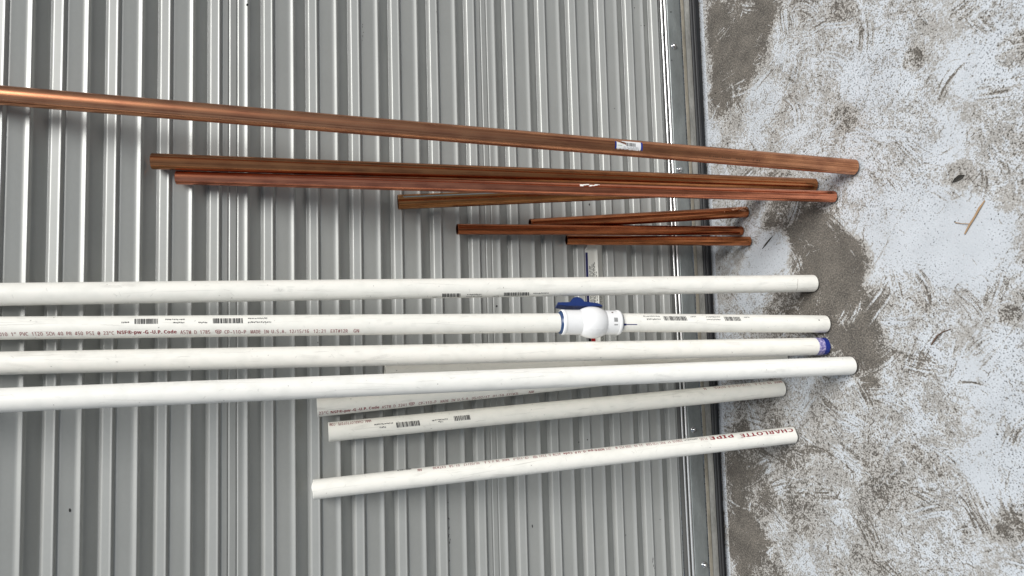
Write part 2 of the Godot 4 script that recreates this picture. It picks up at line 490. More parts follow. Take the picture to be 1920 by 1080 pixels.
func pvc_texture() -> ImageTexture:
	var w := 2048
	var h := 192
	var buf := PackedFloat32Array()
	buf.resize(w * h)
	buf.fill(0.0)
	for i in 420:
		var long := rng.randf() < 0.35
		stroke(buf, w, h, Vector2(rng.randf() * w, rng.randf() * h), (rng.randf_range(-0.12, 0.12) if long else rng.randf() * TAU), (rng.randf_range(30, 150) if long else rng.randf_range(3, 16)), 0.0 if long else rng.randf_range(-0.05, 0.05), rng.randf_range(0.8, 2.4), rng.randf_range(0.03, 0.15))
	for i in 50:
		stroke(buf, w, h, Vector2(rng.randf() * w, rng.randf() * h), rng.randf() * TAU, rng.randf_range(2, 5), 0.2, rng.randf_range(1.0, 2.5), rng.randf_range(0.15, 0.6))
	for i in 60:
		stroke(buf, w, h, Vector2(rng.randf() * w, rng.randf() * h), rng.randf_range(-0.3, 0.3), rng.randf_range(10, 60), 0.0, rng.randf_range(5.0, 13.0), rng.randf_range(0.02, 0.08))
	var cloud := field(w, h, noise(0.02, 4, FastNoiseLite.TYPE_SIMPLEX_SMOOTH, 61))
	var out := PackedByteArray()
	out.resize(w * h * 3)
	for i in w * h:
		var d := clampf(buf[i], 0.0, 0.9)
		var k := 1.0 - maxf(0.0, cloud[i] / 255.0 - 0.45) * 0.07
		out[i * 3] = int(255.0 * k * (1.0 - d * 0.62))
		out[i * 3 + 1] = int(255.0 * k * 0.995 * (1.0 - d * 0.64))
		out[i * 3 + 2] = int(255.0 * k * 0.975 * (1.0 - d * 0.64))
	return ImageTexture.create_from_image(Image.create_from_data(w, h, false, Image.FORMAT_RGB8, out))

func copper_textures() -> Array:
	var w := 2048
	var h := 256
	var buf := PackedFloat32Array()
	buf.resize(w * h)
	buf.fill(0.0)
	for i in 1500:   # drawing lines along the tube
		stroke(buf, w, h, Vector2(rng.randf() * w, rng.randf() * h), rng.randf_range(-0.015, 0.015), rng.randf_range(500, 2000), 0.0, rng.randf_range(0.6, 5.0), rng.randf_range(-0.16, 0.16))
	for i in 90:    # handling marks and spots
		stroke(buf, w, h, Vector2(rng.randf() * w, rng.randf() * h), rng.randf() * TAU, rng.randf_range(3, 18), rng.randf_range(-0.1, 0.1), rng.randf_range(1.0, 4.0), rng.randf_range(-0.3, 0.3))
	var blot := field(w, h, noise(0.012, 4, FastNoiseLite.TYPE_SIMPLEX_SMOOTH, 71))
	var spot := field(w, h, noise(0.06, 3, FastNoiseLite.TYPE_SIMPLEX_SMOOTH, 72))
	var out := PackedByteArray()
	out.resize(w * h * 3)
	var rough := PackedByteArray()
	rough.resize(w * h)
	for i in w * h:
		var t := clampf((blot[i] / 255.0 - 0.5) * 0.75 + (spot[i] / 255.0 - 0.5) * 0.12 + 0.2 - buf[i] * 0.8, 0.0, 1.0)   # tarnish
		var k := clampf(1.0 + buf[i] * 0.18, 0.7, 1.08)
		out[i * 3] = int(clampf(lerpf(0.95, 0.62, t) * k, 0.0, 1.0) * 255.0)
		out[i * 3 + 1] = int(clampf(lerpf(0.95, 0.58, t) * k, 0.0, 1.0) * 255.0)
		out[i * 3 + 2] = int(clampf(lerpf(0.95, 0.62, t) * k, 0.0, 1.0) * 255.0)
		rough[i] = int(clampf(0.72 + t * 0.35 - buf[i] * 0.3, 0.3, 1.0) * 255.0)
	return [ImageTexture.create_from_image(Image.create_from_data(w, h, false, Image.FORMAT_RGB8, out)), ImageTexture.create_from_image(Image.create_from_data(w, h, false, Image.FORMAT_L8, rough))]

func copper(tex: Array, c: Color, rough: float, shift: Vector2) -> StandardMaterial3D:
	var m := plain(c, rough, 1.0)
	m.albedo_texture = tex[0]
	m.roughness_texture = tex[1]
	m.uv1_offset = Vector3(shift.x, shift.y, 0)
	return m

func pvc(tex: Texture2D, c: Color, shift: Vector2) -> StandardMaterial3D:
	var m := plain(c, 0.42)
	m.albedo_texture = tex
	m.uv1_offset = Vector3(shift.x, shift.y, 0)
	return m

func sheet_metal(c: Color, rough: float, metal: float, mottle: float, sd: int) -> StandardMaterial3D:
	var m := plain(c, rough, metal)
	var w := 512
	var a := field(w, w, noise(0.02, 5, FastNoiseLite.TYPE_SIMPLEX_SMOOTH, sd))
	var b := field(w, w, noise(0.2, 2, FastNoiseLite.TYPE_SIMPLEX_SMOOTH, sd + 1))
	var out := PackedByteArray()
	out.resize(w * w * 3)
	var ro := PackedByteArray()
	ro.resize(w * w)
	for i in w * w:
		var k := 1.0 - mottle * clampf((a[i] / 255.0) * 0.8 + (b[i] / 255.0 - 0.5) * 0.35, 0.0, 1.0)
		out[i * 3] = int(255.0 * k)
		out[i * 3 + 1] = int(255.0 * k)
		out[i * 3 + 2] = int(255.0 * k * 0.99)
		ro[i] = int(clampf(0.85 + (a[i] / 255.0 - 0.5) * 0.2, 0.3, 1.0) * 255.0)
	m.albedo_texture = ImageTexture.create_from_image(Image.create_from_data(w, w, false, Image.FORMAT_RGB8, out))
	m.roughness_texture = ImageTexture.create_from_image(Image.create_from_data(w, w, false, Image.FORMAT_L8, ro))
	return m


# ---------- the door
func rib_heights() -> Array:
	var r := RIBS.duplicate()
	var up := [0.0752, 0.0755, 0.0857, 0.0760, 0.0762, 0.0768, 0.0774, 0.0785, 0.0858, 0.0757, 0.0754, 0.0755, 0.0758, 0.0762]
	for d in up:
		r.push_front(r[0] + d)
	return r

func make_profile() -> void:
	var n := int(TOP / STEP) + 2
	profile.resize(n)
	profile.fill(-0.0020)
	var ribs := rib_heights()
	# below a rib's upper edge: distance down, how far out
	var shape := [[0.0, 0.0016], [0.0010, 0.0010], [0.0020, -0.0026], [0.0222, -0.0124], [0.0232, -0.0122], [0.0243, -0.0085], [0.0255, -0.0040], [0.0267, -0.0026], [0.0385, 0.0004], [0.0400, 0.0016], [0.0413, 0.0014], [0.0440, -0.0030], [0.0455, -0.0027], [0.0470, -0.0021]]
	for k in ribs.size():
		var y0: float = ribs[k]
		var y1: float = ribs[k + 1] if k + 1 < ribs.size() else 0.1275
		for i in range(max(0, int(y1 / STEP)), min(n, int(y0 / STEP) + 1)):
			var d := y0 - i * STEP
			if d < 0.0: continue
			var up := i * STEP - y1
			var z := -0.0020
			for q in shape.size() - 1:
				if d >= shape[q][0] and d <= shape[q + 1][0]:
					z = lerpf(shape[q][1], shape[q + 1][1], (d - shape[q][0]) / (shape[q + 1][0] - shape[q][0]))
			if d > 0.047 and up < 0.0085 and k + 1 < ribs.size():
				var e := 1.0 - up / 0.0085
				z = lerpf(-0.0018, 0.0016, e * e * (2.0 - e))
			profile[i] = z
	# lapped seams: two fine grooves
	for y in [1.0521, 1.0394, 0.5800, 0.5675, 1.4905 + 0.026, 1.4905 + 0.013, 1.965, 1.952]:
		var i := int(y / STEP)
		profile[i] -= 0.0030
		profile[i + 1] -= 0.0008
	for pass_ in 2:
		var was := profile.duplicate()
		for i in range(1, n - 1):
			profile[i] = was[i - 1] * 0.25 + was[i] * 0.5 + was[i + 1] * 0.25

func door_z(y: float) -> float:
	var f := clampf(y / STEP, 0.0, profile.size() - 1.01)
	return lerpf(profile[int(f)], profile[int(f) + 1], f - floorf(f))

func curtain_point(x: float, y: float) -> Vector3:
	return Vector3(x, y + 0.0009 * wave.get_noise_2d(x * 30.0, y * 20.0), door_z(y) + 0.0004 * wave.get_noise_2d(x * 30.0 + 300.0, y * 60.0))

func curtain(y_low: float, y_high: float) -> ArrayMesh:
	var st := begin()
	var rows := int(round((y_high - y_low) / STEP))
	var xs := []
	for k in 29: xs.append(lerpf(-2.0, 2.0, k / 28.0))
	st.set_smooth_group(0)
	for r in rows + 1:
		var y := lerpf(y_low, y_high, float(r) / rows)
		var slope := (door_z(y + STEP) - door_z(y - STEP)) / (2.0 * STEP)
		for x in xs:
			st.set_normal(Vector3(0.0, -slope, 1.0).normalized())
			st.set_uv(Vector2(x * 0.9, y * 1.4))
			st.add_vertex(curtain_point(x, y))
	var c := xs.size()
	for r in rows:
		for k in c - 1:
			var a := r * c + k
			for i in [a, a + c, a + c + 1, a, a + c + 1, a + 1]:
				st.add_index(i)
	return st.commit()

# the bar at the foot of the door hangs a little out of level
func bar_y(x: float, y: float) -> float:
	return y + 0.0072 * (x - 0.1) * clampf(y / 0.03, 0.0, 1.0)

func strip(points: Array, smooth := true) -> ArrayMesh:   # points: Vector2(y, z) from top to bottom
	var st := begin()
	var n := 24
	for i in points.size() - 1:
		for k in n:
			var p := []
			var nn := []
			var uv := []
			for q in [[0, 0], [1, 0], [1, 1], [0, 1]]:
				var j: int = i + q[0]
				var x := lerpf(-2.0, 2.0, float(k + q[1]) / n)
				var a: Vector2 = points[max(j - 1, 0)] if smooth else points[i]
				var b: Vector2 = points[min(j + 1, points.size() - 1)] if smooth else points[i + 1]
				var t := (b - a).normalized()
				var v: Vector2 = points[j]
				p.append(Vector3(x, bar_y(x, v.x), v.y))
				nn.append(Vector3(0, t.y, -t.x))
				uv.append(Vector2(x * 0.9, v.x * 3.0))
			quad(st, p, nn, uv)
	return st.commit()

func arc(yc: float, zc: float, r: float, from: float, to: float, n := 8) -> Array:
	var a := []
	for i in n + 1:
		var q := lerpf(from, to, float(i) / n)
		a.append(Vector2(yc + r * sin(q), zc + r * cos(q)))
	return a

func label_image() -> ImageTexture:
	var im := Image.create(512, 128, false, Image.FORMAT_RGB8)
	im.fill(Color(0.86, 0.86, 0.83))
	im.fill_rect(Rect2i(0, 0, 512, 5), Color(0.9, 0.9, 0.9))
	im.fill_rect(Rect2i(0, 5, 470, 14), Color(0.03, 0.06, 0.32))
	var r := RandomNumberGenerator.new()
	r.seed = 5
	for row in 6:
		var y := 27 + row * 8
		var x := 70 if row else 40
		var end := 440 - (r.randi() % 60)
		while x < end:
			var l := 4 + r.randi() % 14
			im.fill_rect(Rect2i(x, y, l, 4 if row in [0, 3] else 3), Color(0.05, 0.05, 0.06))
			x += l + 3 + r.randi() % 4
	for row in 3:
		var y := 92 + row * 9
		var x := 30
		while x < 330:
			var l := 5 + r.randi() % 12
			im.fill_rect(Rect2i(x, y, l, 3), Color(0.12, 0.12, 0.12))
			x += l + 4
	im.fill_rect(Rect2i(0, 5, 64, 18), Color(0.05, 0.05, 0.05))
	im.fill_rect(Rect2i(0, 24, 64, 26), Color(0.62, 0.03, 0.05))
	return ImageTexture.create_from_image(im)

func make_door() -> void:
	make_profile()
	var steel := sheet_metal(DOOR_COLOR, DOOR_ROUGH, DOOR_METAL, 0.05, 101)
	var d := thing("roll_up_door", Transform3D(), "grey roll-up door of corrugated steel that the pipes lean against", "door")
	var cuts := [0.1275, 0.5800, 1.0521, 1.5165, 1.9650, TOP - 0.01]
	var panels := []
	for i in cuts.size() - 1:
		panels.append(put("curtain_panel", curtain(cuts[i], cuts[i + 1]), steel, d))
	# foot of the door
	var shiny := plain(Color(0.85, 0.85, 0.84), 0.32, 0.85)
	var zinc := sheet_metal(Color(0.33, 0.355, 0.36), 0.5, 0.5, 0.22, 121)
	var pale := sheet_metal(Color(0.40, 0.395, 0.375), 0.55, 0.3, 0.4, 131)
	var tan := sheet_metal(Color(0.40, 0.365, 0.30), 0.6, 0.1, 0.4, 141)
	var rubber := plain(Color(0.035, 0.036, 0.038), 0.55)
	put("lip_base", strip([Vector2(0.1290, -0.003), Vector2(0.1225, -0.002), Vector2(0.1150, -0.0005), Vector2(0.1080, -0.0005), Vector2(0.1045, -0.002)]), plain(Color(0.13, 0.13, 0.125), 0.5, 0.3), d)
	put("polished_bead", strip(arc(0.1190, 0.0012, 0.0021, 1.7, -1.7, 12)), shiny, d)
	put("polished_bead", strip(arc(0.1086, 0.0014, 0.0029, 1.7, -1.7, 12)), shiny, d)
	put("bottom_angle", strip([Vector2(0.1050, -0.003), Vector2(0.1036, 0.0025), Vector2(0.1015, 0.0034), Vector2(0.085, 0.0034), Vector2(0.0665, 0.0036), Vector2(0.0655, 0.0020)]), zinc, d)
	put("tan_edge", strip([Vector2(0.0657, 0.0058), Vector2(0.0645, 0.0066), Vector2(0.0605, 0.0062), Vector2(0.0575, 0.0068), Vector2(0.0560, 0.0060), Vector2(0.0556, 0.0040)]), tan, d)
	put("bottom_rail", strip([Vector2(0.0562, 0.0040), Vector2(0.0545, 0.0052), Vector2(0.0470, 0.0072), Vector2(0.0415, 0.0082), Vector2(0.0405, 0.0070), Vector2(0.0404, 0.0010)]), pale, d)
	var seal := [Vector2(0.0406, 0.0010), Vector2(0.0395, -0.0020), Vector2(0.0375, 0.0040)]
	seal.append_array(arc(0.0335, 0.0030, 0.0042, 1.2, -1.2, 6))
	seal.append(Vector2(0.0285, 0.0030))
	seal.append_array(arc(0.0255, 0.0030, 0.0034, 1.2, -1.2, 6))
	seal.append_array([Vector2(0.0205, 0.0028), Vector2(0.0185, 0.0010), Vector2(0.0170, -0.0080), Vector2(0.0150, -0.0110), Vector2(0.0, -0.0110)])
	put("rubber_seal", strip(seal), rubber, d)
	var bolt_metal := plain(Color(0.62, 0.63, 0.64), 0.22, 1.0)
	for b in [Vector2(0.667, 0.0895), Vector2(0.376, 0.0915), Vector2(-0.215, 0.0895), Vector2(-0.512, 0.0785)]:
		var at := Transform3D(Basis(Vector3.RIGHT, PI * 0.5), Vector3(b.x, bar_y(b.x, b.y) - 0.0, 0.0036))
		var w := put("bolt", lathe([[Vector2(0.0072, 0.0), Vector2(0.0070, 0.0010), Vector2(0.0055, 0.0015)], [Vector2(0.0055, 0.0015), Vector2(0.0, 0.0015)]], 20), bolt_metal, d, at)
		put("bolt_head", lathe([[Vector2(0.0045, 0.001), Vector2(0.0045, 0.0046)], [Vector2(0.0045, 0.0046), Vector2(0.0038, 0.0056)], [Vector2(0.0038, 0.0056), Vector2(0.0, 0.0058)]], 6), bolt_metal, w)
	# dried specks of dirt on the sheet
	var grime := plain(Color(0.012, 0.012, 0.012), 0.7)
	var blob := SphereMesh.new()
	blob.radius = 0.5
	blob.height = 1.0
	blob.radial_segments = 10
	blob.rings = 5
	for s in [[0.2810, 0.3360, 3.4, 2.2], [0.0640, 0.5600, 3.0, 2.4], [-0.240, 1.273, 4.0, 1.7], [-0.371, 0.495, 4.4, 1.4], [-0.219, 0.377, 2.2, 1.8], [-0.214, 0.362, 1.8, 1.4], [0.706, 0.170, 2.2, 1.8], [0.703, 0.181, 1.5, 1.2], [0.7480, 0.098, 2.4, 2.0], [0.592, 1.023, 3.2, 2.4],
			[0.688, 0.1235, 1.8, 2.0], [0.742, 0.197, 1.6, 1.5], [0.632, 0.1018, 1.6, 1.4], [-0.42, 0.275, 1.4, 1.2], [-0.40, 0.185, 1.2, 1.2], [-0.345, 0.470, 1.2, 1.0], [0.62, 0.32, 1.2, 1.0], [0.50, 0.262, 1.2, 1.2]]:
		var host: Node = panels[0] if s[1] < 0.58 else (panels[1] if s[1] < 1.052 else panels[2])
		var z := door_z(s[1]) if s[1] > 0.128 else 0.004
		put("dirt_speck", blob, grime, d if s[1] < 0.128 else host, Transform3D(Basis(Vector3(0, 0, 1), rng.randf_range(-0.6, 0.6)) * Basis.from_scale(Vector3(s[2], s[3], 1.2) * 0.001 * 1.5), Vector3(s[0], s[1], z)))
	# chipped paint along two of the ribs
	var chips := begin()
	for q in [[0.78, 0.60, 0.6750, 26], [-0.30, -0.56, 0.6690, 34], [0.42, 0.40, 0.7510, 4], [0.60, 0.56, 0.8200, 6], [-0.45, -0.50, 0.2100, 5], [0.05, 0.0, 0.9060, 4]]:
		for i in q[3]:
			var x := lerpf(q[0], q[1], rng.randf())
			var y: float = q[2] + rng.randfn(0.0, 0.0008)
			var a := rng.randf_range(0.0008, 0.0045)
			var b := rng.randf_range(0.0003, 0.0011)
			var up := Vector3(0, 0, 0.00025)
			flat_quad(chips, curtain_point(x, y + b) + up, curtain_point(x + a, y + b * 0.3) + up, curtain_point(x + a * 0.8, y - b) + up, curtain_point(x - a * 0.4, y - b * 0.4) + up, Vector3(0, 0, 1))
	var ch := put("paint_chips", chips.commit(), plain(Color(0.09, 0.088, 0.085), 0.7), d)
	ch.set_meta("kind", "stuff")
	# the printed label, stuck over the corrugation
	var st := begin()
	var x0 := -0.034
	var x1 := 0.196
	var ny := 60
	var nx := 24
	for i in ny:
		for k in nx:
			var p := []
			var n := []
			var uv := []
			for q in [[0, 0], [1, 0], [1, 1], [0, 1]]:
				var v := float(i + q[0]) / ny
				var u := float(k + q[1]) / nx
				var y := lerpf(0.3525, 0.3035, v)
				var x := lerpf(x0, x1, u)
				if u > 0.94 and v < 0.22: x -= (u - 0.94) / 0.06 * 0.014 * (1.0 - v / 0.22)
				var slope := (door_z(y + STEP) - door_z(y - STEP)) / (2.0 * STEP)
				p.append(curtain_point(x, y) + Vector3(0, 0, 0.0006))
				n.append(Vector3(0, -slope, 1).normalized())
				uv.append(Vector2(u, v))
			quad(st, p, n, uv)
	var lm := plain(Color(0.95, 0.95, 0.95), 0.4)
	lm.albedo_texture = label_image()
	var lb := put("warning_label", st.commit(), lm, d)
	lb.set_meta("label", "white printed label with a dark blue band")
	# its lifted corner
	st = begin()
	var tip := [Vector3(0.1825, 0.3525, 0.0005), Vector3(0.1955, 0.3440, 0.0006), Vector3(0.1880, 0.3475, 0.0062), Vector3(0.1850, 0.3495, 0.0050)]
	flat_quad(st, tip[0], tip[1], tip[2], tip[3], Vector3(0.4, 0.5, 0.7).normalized())
	put("lifted_corner", st.commit(), plain(Color(0.82, 0.82, 0.8), 0.5), lb)


# ---------- the pipes
func pipe_place(k: String) -> Transform3D:
	var a: Vector3 = PIPES[k][0]
	var b: Vector3 = PIPES[k][1]
	var up := (b - a).normalized()
	var z := eye - a
	z = (z - up * z.dot(up)).normalized()
	return Transform3D(Basis(up.cross(z), up, z), a)

func pipe_length(k: String) -> float:
	return (PIPES[k][1] - PIPES[k][0]).length()

func print_on(k: String, parent: Node, ink: Material, black: Material) -> void:
	var r: float = PIPES[k][2]
	for p in PRINTS:
		if p[0] == k:
			var most := 0.0085 if p[2] == 2 else (0.0080 if p[2] == 1 else 0.0066)
			put("printed_lettering", lettering(p[1], p[2], r, p[3], p[4], p[5], min(p[6], most)), ink, parent)
	for b in BARCODES:
		if b[0] == k:
			var st := begin()
			var s: float = b[1]
			var way := signf(b[2] - b[1])
			var half: float = 0.5 * min(max(b[4], 0.006), 0.0088) / r
			while (b[2] - s) * way > 0.0:
				var wide := 0.00060 * (1 + rng.randi() % 3)
				wrap_patch(st, r + 0.0002, s, s + way * wide, b[3] - half, b[3] + half, 0.0012)
				s += way * (wide + 0.00055 * (1 + rng.randi() % 2))
			put("barcode", st.commit(), black, parent)
	for b in FINE_PRINT:
		if b[0] == k and b[4] > 0.0001:
			var st := begin()
			var s: float = b[1]
			var way := signf(b[2] - b[1])
			var tall: float = min(b[4], 0.0024) / r
			while (b[2] - s) * way > 0.0:
				var wide := rng.randf_range(0.0005, 0.0016)
				var o := rng.randf_range(-0.3, 0.3) * tall
				wrap_patch(st, r + 0.0002, s, s + way * wide, b[3] + o - tall * 0.35, b[3] + o + tall * 0.35)
				if rng.randf() < 0.6:
					wrap_patch(st, r + 0.0002, s, s + way * 0.0004, b[3] - tall * 0.5, b[3] + tall * 0.5)
				s += way * (wide + rng.randf_range(0.0003, 0.0012))
			put("fine_print", st.commit(), black, parent)
	for b in LOGOS:
		if b[0] == k:   # a shield with a ring in it
			var st := begin()
			var mid: float = (b[1] + b[2]) * 0.5
			var hw: float = abs(b[2] - b[1]) * 0.5
			var hh: float = min(b[4], 0.0075) * 0.5
			var side := signf(b[1] - b[2])
			var pts := [Vector2(-0.9, 0.8), Vector2(-0.3, 1.0), Vector2(0.3, 1.0), Vector2(0.9, 0.8), Vector2(0.8, -0.2), Vector2(0.35, -0.85), Vector2(0, -1), Vector2(-0.35, -0.85), Vector2(-0.8, -0.2)]
			for line in [[pts, 1.0, 0.80], [pts, 0.5, 0.30]]:
				for i in pts.size():
					var a: Vector2 = pts[i]
					var c: Vector2 = pts[(i + 1) % pts.size()]
					var p := []
					var n := []
					for v in [a * line[1], c * line[1], c * line[2], a * line[2]]:
						var ang: float = b[3] + side * v.y * hh / r
						p.append(skin(r + 0.0002, mid - side * v.x * hw, ang))
						n.append(Vector3(sin(ang), 0, cos(ang)))
					quad(st, p, n, [Vector2.ZERO, Vector2.ZERO, Vector2.ZERO, Vector2.ZERO])
			put("certification_mark", st.commit(), ink, parent)

func make_copper() -> void:
	var tex := copper_textures()
	var group := "copper pipes leaning on the door"
	# key, colour, roughness, shift of the wear, label
	for c in [
		["C1", Color(0.80, 0.365, 0.19), 0.36, Vector2(0.10, 0.1), "longest copper pipe, with a white barcode sticker near its foot"],
		["C2", Color(0.62, 0.26, 0.11), 0.27, Vector2(0.42, 0.4), "thick dark brown copper pipe lying along the reddish one with the paper scrap"],
		["C3", Color(0.88, 0.325, 0.18), 0.26, Vector2(0.31, 0.3), "reddish copper pipe with a scrap of torn white paper on it"],
		["C4", Color(0.62, 0.275, 0.105), 0.26, Vector2(0.27, 0.2), "orange brown copper pipe with a bluish streak, its foot hidden behind the reddish pipe"],
		["C5", Color(0.58, 0.21, 0.09), 0.28, Vector2(0.88, 0.5), "short blotchy copper pipe with a bright scraped foot, its top tucked behind another"],
		["C6", Color(0.54, 0.18, 0.075), 0.26, Vector2(0.55, 0.85), "dark red brown copper pipe, tallest of the three short ones"],
		["C7", Color(0.64, 0.235, 0.095), 0.25, Vector2(0.05, 0.6), "shortest copper pipe, the one next to the white plastic pipes"]]:
		var k: String = c[0]
		var r: float = PIPES[k][2]
		var m := copper(tex, c[1], c[2], c[3])
		var o := put("copper_pipe", tube(r, 0.0012, 0.0, pipe_length(k)), m, self, pipe_place(k))
		tag(o, c[4], "pipe", group)
		if k == "C1":
			var im := Image.create(160, 64, false, Image.FORMAT_RGBA8)
			im.fill(Color(0.9, 0.9, 0.9, 1))
			im.fill_rect(Rect2i(0, 0, 9, 64), Color(0.04, 0.13, 0.45, 1))
			im.fill_rect(Rect2i(150, 0, 10, 64), Color(0.05, 0.2, 0.55, 1))
			var x := 66
			while x < 118:
				var l := 2 + rng.randi() % 3
				im.fill_rect(Rect2i(x, 12, l, 26), Color(0.05, 0.05, 0.05, 1))
				x += l + 2 + rng.randi() % 3
			for row in 2:
				x = 50
				while x < 138:
					im.fill_rect(Rect2i(x, 43 + row * 8, 3 + rng.randi() % 5, 3), Color(0.2, 0.2, 0.2, 1))
					x += 9
			im.fill_rect(Rect2i(14, 34, 26, 3), Color(0.35, 0.55, 0.2, 1))
			for yy in 64:      # scraped away to the metal
				for xx in 160:
					var q := Vector2(xx - 8.0, yy - 0.0)
					var dist: float = abs(q.y - (q.x * 0.36)) + wave.get_noise_2d(xx * 12.0, yy * 12.0) * 9.0
					if (dist < 8.0 and xx > 10 and xx < 64) or (yy > 57 and wave.get_noise_2d(xx * 16.0, 77.0) > 0.0) or (yy < 7 and xx < 30):
						im.set_pixel(xx, yy, Color(0.5, 0.3, 0.2, 0))
			var sm := plain(Color(0.85, 0.85, 0.85), 0.45)
			sm.albedo_texture = ImageTexture.create_from_image(im)
			sm.transparency = BaseMaterial3D.TRANSPARENCY_ALPHA_SCISSOR
			var st := begin()
			wrap_patch(st, r + 0.00025, 0.4675, 0.4180, 0.86, -0.22)
			put("barcode_sticker", st.commit(), sm, o)
			st = begin()
			var s := 0.185
			while s < 0.30:
				var wd := rng.randf_range(0.001, 0.003)
				if rng.randf() < 0.6: wrap_patch(st, r + 0.0002, s, s + wd, -0.26, -0.08)
				s += wd + rng.randf_range(0.0008, 0.002)
			put("stamped_print", st.commit(), plain(Color(0.16, 0.075, 0.04), 0.6, 0.6), o)
		if k == "C3":
			var paper := plain(Color(0.82, 0.8, 0.76), 0.8)
			var st := begin()
			for q in [[0.5010, 0.4945, 0.50, 0.86, 0.0], [0.4960, 0.4900, 0.66, 0.92, -0.002], [0.4905, 0.4840, 0.74, 0.98, -0.001], [0.4850, 0.4800, 0.52, 0.80, -0.003], [0.4810, 0.4745, 0.60, 0.74, -0.004], [0.4750, 0.4690, 0.70, 0.98, -0.002], [0.4700, 0.4640, 0.84, 0.95, 0.0]]:
				wrap_patch(st, r + 0.0006, q[0], q[1], q[2], q[3], q[4])
			put("torn_paper", st.commit(), paper, o)
		if k == "C4":
			var st := begin()
			wrap_patch(st, r + 0.00015, 0.40, pipe_length(k) - 0.012, 0.62, 0.80, 0.004)
			put("bluish_streak", st.commit(), plain(Color(0.30, 0.36, 0.36), 0.35, 0.7), o)
		if k == "C5":
			var st := begin()
			for i in 26:
				var s := absf(rng.randfn(0.0, 0.022)) + 0.001
				var a := rng.randf_range(0.15, 1.1)
				wrap_patch(st, r + 0.00015, s, s + rng.randf_range(0.002, 0.007), a, a + rng.randf_range(0.06, 0.2), rng.randf_range(-0.002, 0.002))
			put("scraped_spots", st.commit(), plain(Color(0.86, 0.5, 0.33), 0.35, 0.95), o)

func make_pvc() -> void:
	var tex := pvc_texture()
	var ink := plain(Color(0.25, 0.012, 0.022), 0.7)
	var black := plain(Color(0.014, 0.014, 0.017), 0.7)
	var group := "white plastic pipes leaning on the door"
	for c in [
		["P1", Color(0.865, 0.86, 0.835), Vector2(0.1, 0.2), 0.0045, "long white plastic pipe beside the copper ones, two barcodes turned to its side"],
		["P2", Color(0.87, 0.865, 0.84), Vector2(0.35, 0.5), 0.0034, "white plastic pipe fitted with a ball valve with a blue handle"],
		["P3", Color(0.86, 0.85, 0.825), Vector2(0.6, 0.8), 0.0034, "long white plastic pipe whose foot is stained purple and blue"],
		["P4", Color(0.89, 0.89, 0.88), Vector2(0.8, 0.35), 0.0034, "bright long white plastic pipe without print, standing furthest out on the floor"],
		["P5", Color(0.82, 0.81, 0.765), Vector2(0.22, 0.65), 0.0030, "plastic pipe almost hidden behind the bright long pipe and the purple stained one"],
		["P6", Color(0.845, 0.835, 0.79), Vector2(0.47, 0.05), 0.0030, "cream plastic pipe with a red printed line, running behind the bright long pipe"],
		["P7", Color(0.865, 0.855, 0.81), Vector2(0.93, 0.9), 0.0030, "short plastic pipe with two barcodes near its top and a red web address upside down"],
		["P8", Color(0.88, 0.875, 0.85), Vector2(0.68, 0.15), 0.0030, "short plastic pipe standing apart from the rest, big red letters upside down at its foot"]]:
		var k: String = c[0]
		var r: float = PIPES[k][2]
		var m := pvc(tex, c[1], c[2])
		var o := thing("plastic_pipe", pipe_place(k), c[4], "pipe", group)
		var l := pipe_length(k)
		if k == "P2":
			# the upper length sits a little askew in the valve
			var up := put("upper_tube", tube(r, c[3], 0.028, pipe_length("P2U")), m, o, o.transform.affine_inverse() * pipe_place("P2U"))
			put("lower_tube", tube(r, c[3], 0.0, 0.455), m, o)
			make_valve(o, r, up.transform)
			print_on("P2U", up, ink, black)
		else:
			put("tube", tube(r, c[3], 0.0, l, 0.0009 if k == "P8" else 0.0), m, o)
		print_on(k, o, ink, black)
		if k == "P3":
			var purple := plain(Color(0.20, 0.17, 0.36), 0.3)
			var n := noise(0.03, 3, FastNoiseLite.TYPE_SIMPLEX_SMOOTH, 77).get_seamless_image(128, 128)
			n.convert(Image.FORMAT_RGB8)
			for y in 128:
				for x in 128:
					var v := n.get_pixel(x, y).r
					n.set_pixel(x, y, Color(0.42, 0.40, 0.62).lerp(Color(0.72, 0.69, 0.82), clampf((v - 0.35) * 2.5, 0, 1)))
			purple.albedo_color = Color(1, 1, 1)
			purple.albedo_texture = ImageTexture.create_from_image(n)
			purple.uv1_scale = Vector3(40, 4, 1)
			put("purple_primer", lathe([[Vector2(r + 0.00018, 0.0095), Vector2(r + 0.00018, 0.0235)]]), purple, o)
			put("blue_cement", lathe([[Vector2(r + 0.0001, -0.00012), Vector2(r + 0.0003, 0.0004), Vector2(r + 0.0003, 0.0098)], [Vector2(r - 0.0015, -0.0002), Vector2(r + 0.0001, -0.00012)]]), plain(Color(0.012, 0.028, 0.21), 0.16), o)
		if k == "P2":
			var st := begin()
			wrap_patch(st, r + 0.0002, 0.0230, 0.0255, 0.40, 0.52)
			put("dark_nick", st.commit(), plain(Color(0.03, 0.03, 0.03), 0.8), o)
		if k == "P1":
			var st := begin()
			wrap_patch(st, r + 0.00015, 0.0455, 0.0463, -0.95, -0.1, 0.002)
			wrap_patch(st, r + 0.00015, 0.0490, 0.0497, -0.2, 0.55, -0.004)
			put("scratch", st.commit(), plain(Color(0.36, 0.34, 0.30), 0.8), o)

